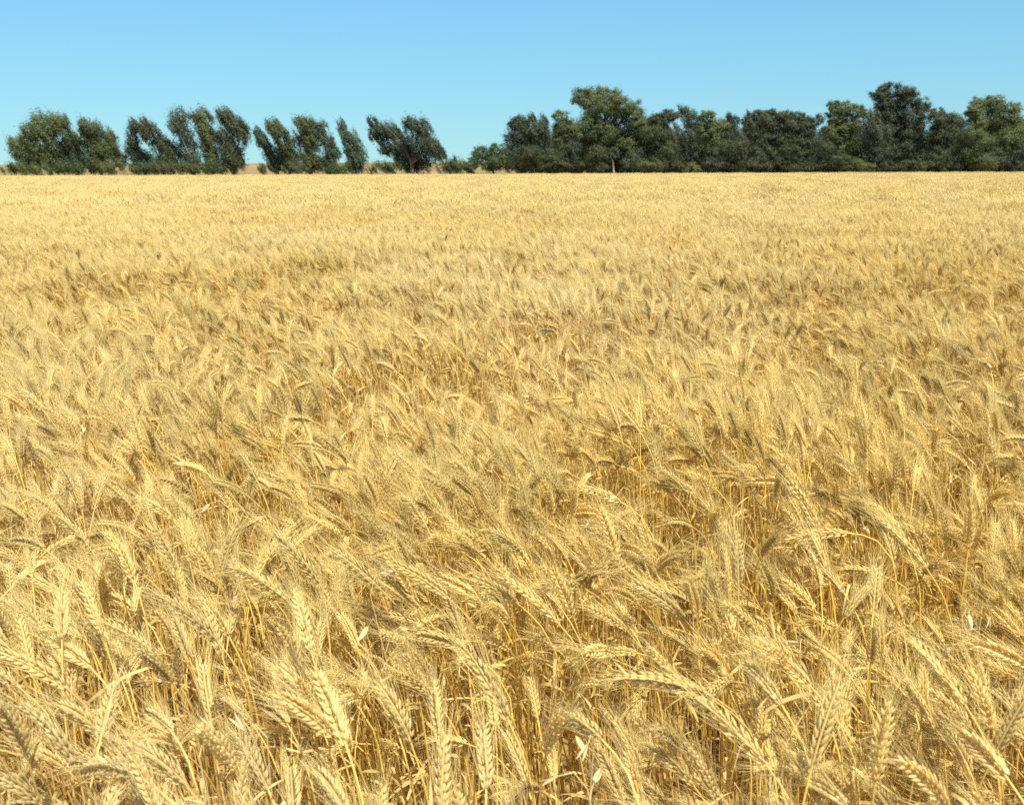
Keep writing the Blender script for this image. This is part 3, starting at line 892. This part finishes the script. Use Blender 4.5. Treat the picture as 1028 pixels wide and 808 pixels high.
# ---- single stalks read from the photograph: ear from neck pixel to tip pixel
HERO = [
 ((66,690),(0,656),'golden wheat ear sweeping left out of the picture at the lower left'),
 ((137,777),(84,772),'wheat ear arched right over on a hooked straw in the lower left corner'),
 ((77,773),(24,708),'pale cream wheat ear tilted up to the left above the arched ear'),
 ((28,762),(1,712),'wheat ear leaning against the left edge below the sweeping golden ear'),
 ((101,742),(117,690),'shaded brown wheat ear tilting right among pale ones at lower left'),
 ((172,734),(152,716),'short pale wheat ear pointing at the viewer on a bent yellow straw'),
 ((172,683),(141,655),'soft golden wheat ear above the short pale ear, tip to the upper left'),
 ((235,772),(203,735),'bright cream wheat ear tilted left beside a cluster of oat husks'),
 ((347,747),(322,682),'plump golden wheat ear with bulging grains near the lower left centre'),
 ((334,737),(283,702),'wheat ear with streaming whiskers lying left behind the plump ear'),
 ((295,822),(293,772),'upright pale wheat ear cut by the bottom edge left of centre'),
 ((347,815),(320,775),'cream wheat ear leaning left at the bottom edge beside an upright pale one'),
 ((412,744),(380,688),'whitest wheat ear on a straight yellow straw left of bottom centre'),
 ((488,792),(486,728),'straight upright golden wheat ear seen flat on at bottom centre'),
 ((510,722),(470,655),'long wheat ear leaning left just above the straight upright golden one'),
 ((700,693),(602,677),'long wheat ear lying almost level over a dark hollow of straws'),
 ((604,742),(568,718),'golden wheat ear tilted left over a pair of pale oat husks'),
 ((548,757),(562,722),'short wheat ear tilting right, left of the pale oat husks'),
 ((815,770),(843,692),'braided looking wheat ear tilting right with every grain casting a shadow'),
 ((785,708),(752,668),'wheat ear with fanned whiskers left of the braided looking ear'),
 ((768,766),(704,706),'long soft wheat ear reaching up left, lower right of the level ear'),
 ((850,808),(812,784),'wheat ear with combed whiskers at the bottom edge below the braided ear'),
 ((878,786),(890,716),'upright wheat ear with grains spread wide, right of the braided ear'),
 ((968,706),(918,648),'long golden wheat ear slanting up left near the right edge'),
 ((1012,782),(970,738),'thick wheat ear slanting left in the lower right corner'),
 ((950,808),(906,768),'wheat ear rising left from the bottom edge near the right corner'),
 ((1030,668),(976,646),'wheat ear lying left from the right edge above the slanting long ear'),
 ((320,585),(275,536),'glowing cream wheat ear with a deep shadow beneath it, left of centre'),
 ((312,652),(298,598),'pale upright wheat ear directly below the glowing cream ear'),
 ((287,602),(234,572),'slim golden wheat ear lying left of the glowing cream ear'),
 ((388,597),(330,550),'wheat ear slanting up left, right of the glowing cream ear'),
 ((742,558),(704,503),'slim wheat ear slanting up left above the level ear, right of centre'),
 ((622,503),(575,490),'wheat ear lying level beside dark oat husks right of centre'),
 ((822,533),(794,486),'cream wheat ear standing bright in the middle right of the field'),
 ((850,535),(785,540),'wheat ear hanging level with dark shadow under it at middle right'),
 ((215,640),(160,600),'wheat ear slanting left over the stubbly shade at left'),
 ((690,625),(640,590),'wheat ear slanting left in the middle of the lower half'),
 ((560,625),(505,580),'wheat ear leaning left at the centre of the lower half'),
 ((930,570),(880,520),'wheat ear slanting left at middle right edge of a shaded gap'),
 ((450,600),(400,570),'wheat ear leaning left beside the shaded straws at centre'),
]
hero_pos = []
G_HERO = 'wheat stalks at the front of the field'
hero_screen = []
def stalk_parts(root, parts, meshes=None):
    if meshes is None:
        st, ea, aw, lf = parts[:4]
        meshes = (st.mesh('stem', [M_STEM]), ea.mesh('ear', [M_EAR]), aw.mesh('awns', [M_AWN]), [l_.mesh('leaf', [M_LEAF]) for l_ in lf])
    tree_obj('stem', meshes[0], root)
    e = tree_obj('ear', meshes[1], root)
    tree_obj('awns', meshes[2], e)
    for l_ in meshes[3]:
        tree_obj('leaf', l_, root)
    return meshes
for k, ((bx, by), (tx_, ty_), lab) in enumerate(HERO):
    g = np.random.default_rng(700 + k)
    zn = 0.80 + g.uniform(0.02, 0.06)
    neck = at_height(bx, by, zn)
    el = 0.080 + g.uniform(-.004, .008)
    v = ray(tx_, ty_)
    q = neck - CAM_P
    tm = q @ v
    dist2 = q @ q - tm * tm
    if dist2 < el * el:
        dl = math.sqrt(el * el - dist2)
        tt = tm - dl * 0.8 if g.random() < 0.6 else tm + dl * 0.8
    else:
        tt = tm
    ch = unit(CAM_P + v * tt - neck)
    el = min(max(np.linalg.norm(CAM_P + v * tt - neck), el * 0.9), 0.098)
    inc = math.degrees(math.acos(np.clip(ch[2], -1, 1)))
    a_ = math.atan2(ch[1], ch[0])
    bend_half = 24 if 'arched' in lab else g.uniform(7, 13)
    fat = 1.12 if ('plump' in lab or 'thick' in lab) else 1.0
    pn = max(inc - bend_half, 2)
    p = stalk(800 + k, 0.80, 4 if pn < 40 else 7, pn, inc + bend_half, 0, ear_len=el, fat=fat)
    nk = p[4]
    ca, sa = math.cos(a_), math.sin(a_)
    sc_ = neck[2] / nk[2]
    base = neck - np.array([ca * nk[0] - sa * nk[1], sa * nk[0] + ca * nk[1], nk[2]]) * np.array([1, 1, sc_])
    root = thing('wheat_stalk', lab, 'wheat stalk', (base[0], base[1], 0.0), G_HERO)
    root.rotation_euler = (0, 0, a_)
    root.scale = (1, 1, sc_)
    stalk_parts(root, p)
    mid = neck + ch * el * 0.5
    hero_screen.append((bx, by, tx_, ty_, np.linalg.norm(neck - CAM_P)))

# ears of the massed plants in the picture: used to keep the single stalks clear and to pick the largest others
necks = np.array([p[4] for p in near_parts]); tips = np.array([p[5][-1] for p in near_parts])
def ear_world(ids, f):
    L_ = f[bend[ids]] * np.stack([sxy[ids], sxy[ids], hs[ids]], -1)
    c, s_ = np.cos(az[ids]), np.sin(az[ids])
    X_ = L_[:, 0] * c - L_[:, 1] * s_ ; Y_ = L_[:, 0] * s_ + L_[:, 1] * c ; Z_ = L_[:, 2]
    # the small tilt: about X then Y
    X2 = X_ + Z_ * ty[ids]; Y2 = Y_ - Z_ * tx[ids]
    return np.stack([x[ids] + X2, y[ids] + Y2, Z_], -1)
ids = np.arange(n)
En, Et = ear_world(ids, necks), ear_world(ids, tips)
Em = (En + Et) / 2
u_, v_, d_ = project(Em)
drop = thin.copy()
for (bx, by, tx_, ty_, dh) in hero_screen:
    ab = np.array([tx_ - bx, ty_ - by]); L2_ = ab @ ab
    for pt in (En, Em, Et):
        uu, vv, dd = project(pt)
        tt = np.clip(((uu - bx) * ab[0] + (vv - by) * ab[1]) / L2_, -0.1, 1.1)
        e2 = (uu - bx - tt * ab[0]) ** 2 + (vv - by - tt * ab[1]) ** 2
        drop |= (e2 < 13 ** 2) & (dd < dh + 0.04) & (dd > 0.05)
drop |= (np.linalg.norm(Em - CAM_P, axis=1) < 0.66)      # nothing right against the lens

vis = (~drop) & is_near & (u_ > 4) & (u_ < PW - 4) & (v_ > 300) & (v_ < PH - 2) & (Em[:, 1] > 0)
cand = np.flatnonzero(vis)
size = np.linalg.norm(np.stack(project(Et)[:2], -1) - np.stack(project(En)[:2], -1), axis=1)
tall = Em[:, 2] > 0.66
cand = cand[tall[cand]]
cand = cand[np.argsort(d_[cand])][:300 - len(HERO)]
KINDS = {0: ('wheat stalk with nearly upright bearded ear in the crowded front of the field', 'upright front wheat stalks'),
         1: ('wheat stalk with half nodding bearded ear in the crowded front of the field', 'half nodding front wheat stalks'),
         2: ('wheat stalk with level or hanging bearded ear in the crowded front of the field', 'drooping front wheat stalks')}
cache = {}
for i_ in cand:
    bk = bend[i_]
    mean = (BENDS[bk % NB][1] + BENDS[bk % NB][2]) / 2
    kk = 0 if mean < 33 else (1 if mean < 68 else 2)
    root = thing('wheat_stalk', KINDS[kk][0], 'wheat stalk', (x[i_], y[i_], 0.0), KINDS[kk][1])
    root.rotation_euler = (tx[i_], ty[i_], az[i_])
    root.scale = (sxy[i_], sxy[i_], hs[i_])
    cache[bk] = stalk_parts(root, near_parts[bk], cache.get(bk))
stay = ~drop
stay[cand] = False
push(x[stay], y[stay], idx_all[stay], tx[stay], ty[stay], az[stay], sxy[stay], hs[stay])

def grid(y0, y1, step, margin):
    gy = np.arange(y0, y1, step)
    xs_, ys_ = [], []
    for r_ in gy:
        xw = HALF * r_ + margin
        gx_ = np.arange(-xw, xw, step)
        xs_.append(gx_); ys_.append(np.full(len(gx_), r_))
    a, b_ = np.concatenate(xs_), np.concatenate(ys_)
    return a + rng.uniform(-.3, .3, len(a)) * step, b_ + rng.uniform(-.3, .3, len(b_)) * step
for (y0, y1, step, lst, mg_) in ((L1_END - 1.0, L2_END, C2, far_ids, 6.0), (L2_END - 0.3, WHEAT_END, C3, vfar_ids, 25.0)):
    a, b_ = grid(y0, y1, step, mg_)
    keep = rng.random(len(a)) < np.clip((b_ - y0 + 0.6) / 2.2, 0, 1)
    a, b_ = a[keep], b_[keep]
    m = len(a)
    push(a, b_, rng.choice(lst, m), rng.normal(0, .03, m), rng.normal(0, .03, m), (lean_az(a, b_) - math.pi) * 0.8 + rng.normal(0, .25, m),
         rng.uniform(.95, 1.1, m), canopy(a, b_) * rng.normal(1, .03, m))

PX, PY, PI = np.concatenate(px_), np.concatenate(py_), np.concatenate(pi_)
PR, PS = np.concatenate(pr_), np.concatenate(ps_)
me = bpy.data.meshes.new('standing_wheat')
me.vertices.add(len(PX))
me.vertices.foreach_set('co', np.stack([PX, PY, np.zeros(len(PX))], -1).ravel())
at = me.attributes.new('idx', 'INT', 'POINT'); at.data.foreach_set('value', PI.astype(np.int32))
at = me.attributes.new('rot', 'FLOAT_VECTOR', 'POINT'); at.data.foreach_set('vector', PR.ravel())
at = me.attributes.new('scl', 'FLOAT_VECTOR', 'POINT'); at.data.foreach_set('vector', PS.ravel())
for m in WHEAT_MATS:
    me.materials.append(m)
wheat = tree_obj('standing_wheat', me)
wheat['kind'] = 'stuff'
wheat['label'] = 'ripe golden wheat filling the field to the trees'
ng = bpy.data.node_groups.new('spread wheat', 'GeometryNodeTree')
ng.interface.new_socket('Geometry', in_out='INPUT', socket_type='NodeSocketGeometry')
ng.interface.new_socket('Geometry', in_out='OUTPUT', socket_type='NodeSocketGeometry')
N, L = ng.nodes.new, ng.links.new
gi, gout = N('NodeGroupInput'), N('NodeGroupOutput')
ci = N('GeometryNodeCollectionInfo')
ci.inputs['Collection'].default_value = lib
ci.inputs['Separate Children'].default_value = True
ci.inputs['Reset Children'].default_value = True
iop = N('GeometryNodeInstanceOnPoints')
def named(nm, ty_):
    nd = N('GeometryNodeInputNamedAttribute'); nd.data_type = ty_; nd.inputs['Name'].default_value = nm
    return nd
ai, ar, as_ = named('idx', 'INT'), named('rot', 'FLOAT_VECTOR'), named('scl', 'FLOAT_VECTOR')
L(gi.outputs[0], iop.inputs['Points']); L(ci.outputs[0], iop.inputs['Instance'])
iop.inputs['Pick Instance'].default_value = True
L(ai.outputs['Attribute'], iop.inputs['Instance Index'])
L(ar.outputs['Attribute'], iop.inputs['Rotation'])
L(as_.outputs['Attribute'], iop.inputs['Scale'])
L(iop.outputs[0], gout.inputs[0])
md = wheat.modifiers.new('spread', 'NODES')
md.node_group = ng
print('wheat points', len(PX), 'library', LIB_N)

# ------------------------------------------------------------------ wild oats standing among the wheat
def husk(mb, o, d, ln, wd, g, open_=0.28):
    """two papery boat-shaped glumes hinged at o, pointing along d"""
    A = unit(np.cross(d, g.normal(size=3)))
    B = np.cross(d, A)
    for sgn in (1, -1):
        ax = unit(d + A * sgn * open_ * 0.5)
        nn = unit(np.cross(ax, B))
        tt = np.linspace(0, 1, 9)
        prof = np.sin(np.clip(tt, 0, 1) ** 0.75 * math.pi) ** 0.8
        row = []
        for a in np.linspace(-1, 1, 5):
            P = o + ax * (tt * ln)[:, None] + B * (a * prof * wd / 2)[:, None] + nn * sgn * ((1 - a * a) * prof * wd * 0.32)[:, None] * (1 if sgn > 0 else 1)
            row.append(P)
        G = np.stack(row, 1)
        m = G.shape[1]
        i = np.arange(8)[:, None] * m + np.arange(m - 1)[None]
        mb.add(G.reshape(-1, 3), [np.stack([i, i + 1, i + m + 1, i + m], -1).reshape(-1, 4)])

OATS = [  # pixel of the head, husks, label
 ((596,748),4,'wild oat with two fat pale husks spread like wings near the bottom centre'),
 ((590,792),2,'wild oat with a pale husk hanging down at the bottom edge'),
 ((803,655),3,'wild oat with a whitish husk catching the sun above the braided ear'),
 ((752,632),5,'wild oat with slim husks in a fan, left of the whitish sunlit husk'),
 ((242,712),6,'wild oat with grey shaded husks scattered among whiskers at lower left'),
 ((268,740),5,'wild oat with pale hanging husks just right of the grey shaded ones'),
 ((966,620),2,'wild oat with a single husk angled left near the right edge'),
 ((985,618),2,'wild oat with a narrow upright husk beside the angled husk at right'),
 ((372,598),4,'wild oat with pale husks behind the glowing cream wheat ear'),
 ((200,760),2,'wild oat with one round husk left of the bright cream wheat ear'),
 ((622,520),8,'wild oat with a crowd of dark and pale husks right of centre'),
 ((632,492),6,'wild oat with a tall loose head above the crowd of dark husks'),
 ((800,424),7,'wild oat with long pale husks spread in a star at middle right'),
 ((740,450),4,'wild oat with small husks left of the pale star at middle right'),
 ((860,520),3,'wild oat with a pale husk by the bright cream ear at middle right'),
 ((812,492),4,'wild oat with drooping husks beside the bright cream ear, middle right'),
 ((185,470),5,'wild oat with a pale husk and a dark seed at middle left'),
 ((75,505),5,'wild oat with grey husks above the shaded straws at left'),
 ((80,445),5,'wild oat with a pale puffed head at the left, mid field'),
 ((232,512),5,'wild oat with small whitish husks left of centre'),
 ((545,385),4,'wild oat with small pale husks in the mid field at centre'),
 ((420,380),4,'wild oat with small pale husks in the mid field left of centre'),
 ((655,420),5,'wild oat with light husks in the mid field right of centre'),
 ((955,455),5,'wild oat with light husks near the right edge in mid field'),
]
for k, ((ox, oy), nh, lab) in enumerate(OATS):
    g = np.random.default_rng(900 + k)
    hd = at_height(ox, oy, 0.865 + g.uniform(0, .03))
    bs = np.array([hd[0] + g.uniform(0.02, .08), hd[1] + g.uniform(-.04, .04), 0])
    root = thing('wild_oat', lab, 'wild oat', bs, 'wild oats scattered through the wheat')
    loc = hd - bs
    st = MB()
    u = np.linspace(0, 1, 12)[:, None]
    P = loc * u + np.array([0.03, 0, 0]) * np.sin(u * math.pi) * g.uniform(-1, 1)
    P[:, 0] += loc[0] * 0.25 * (u[:, 0] ** 3 - u[:, 0])
    tube(st, P, np.linspace(0.0017, 0.0007, 12), 5)
    heads = []
    for q in range(nh):
        j = 11 - q * (0.9 if nh > 4 else 0.6)
        j = max(j, 6.5)
        a = P[int(j)] * (1 - j % 1) + P[min(int(j) + 1, 11)] * (j % 1)
        if q == 0:
            a = P[-1]
        az_ = g.uniform(0, 6.283)
        rr = g.uniform(0.015, 0.045)
        e = a + np.array([math.cos(az_) * rr - 0.012, math.sin(az_) * rr, g.uniform(-0.005, 0.03)])
        md_ = (a + e) / 2 + np.array([0, 0, 0.012])
        tube(st, np.stack([a, md_, e]), [0.0006, 0.0005, 0.0004], 4)
        dr = unit(np.array([e[0] - a[0] - .006, e[1] - a[1], 0]) * 22 + g.normal(size=3) * 0.35 + np.array([0, 0, g.uniform(-1.2, 0.5)]))
        heads.append((e, dr))
    tree_obj('stem', st.mesh('stem', [M_OATSTEM]), root)
    for e, dr in heads:
        hb = MB()
        husk(hb, e, dr, g.uniform(0.019, 0.026), g.uniform(0.0055, 0.0075), g, g.uniform(0.2, 0.5))
        tree_obj('husk', hb.mesh('husk', [M_OAT]), root)
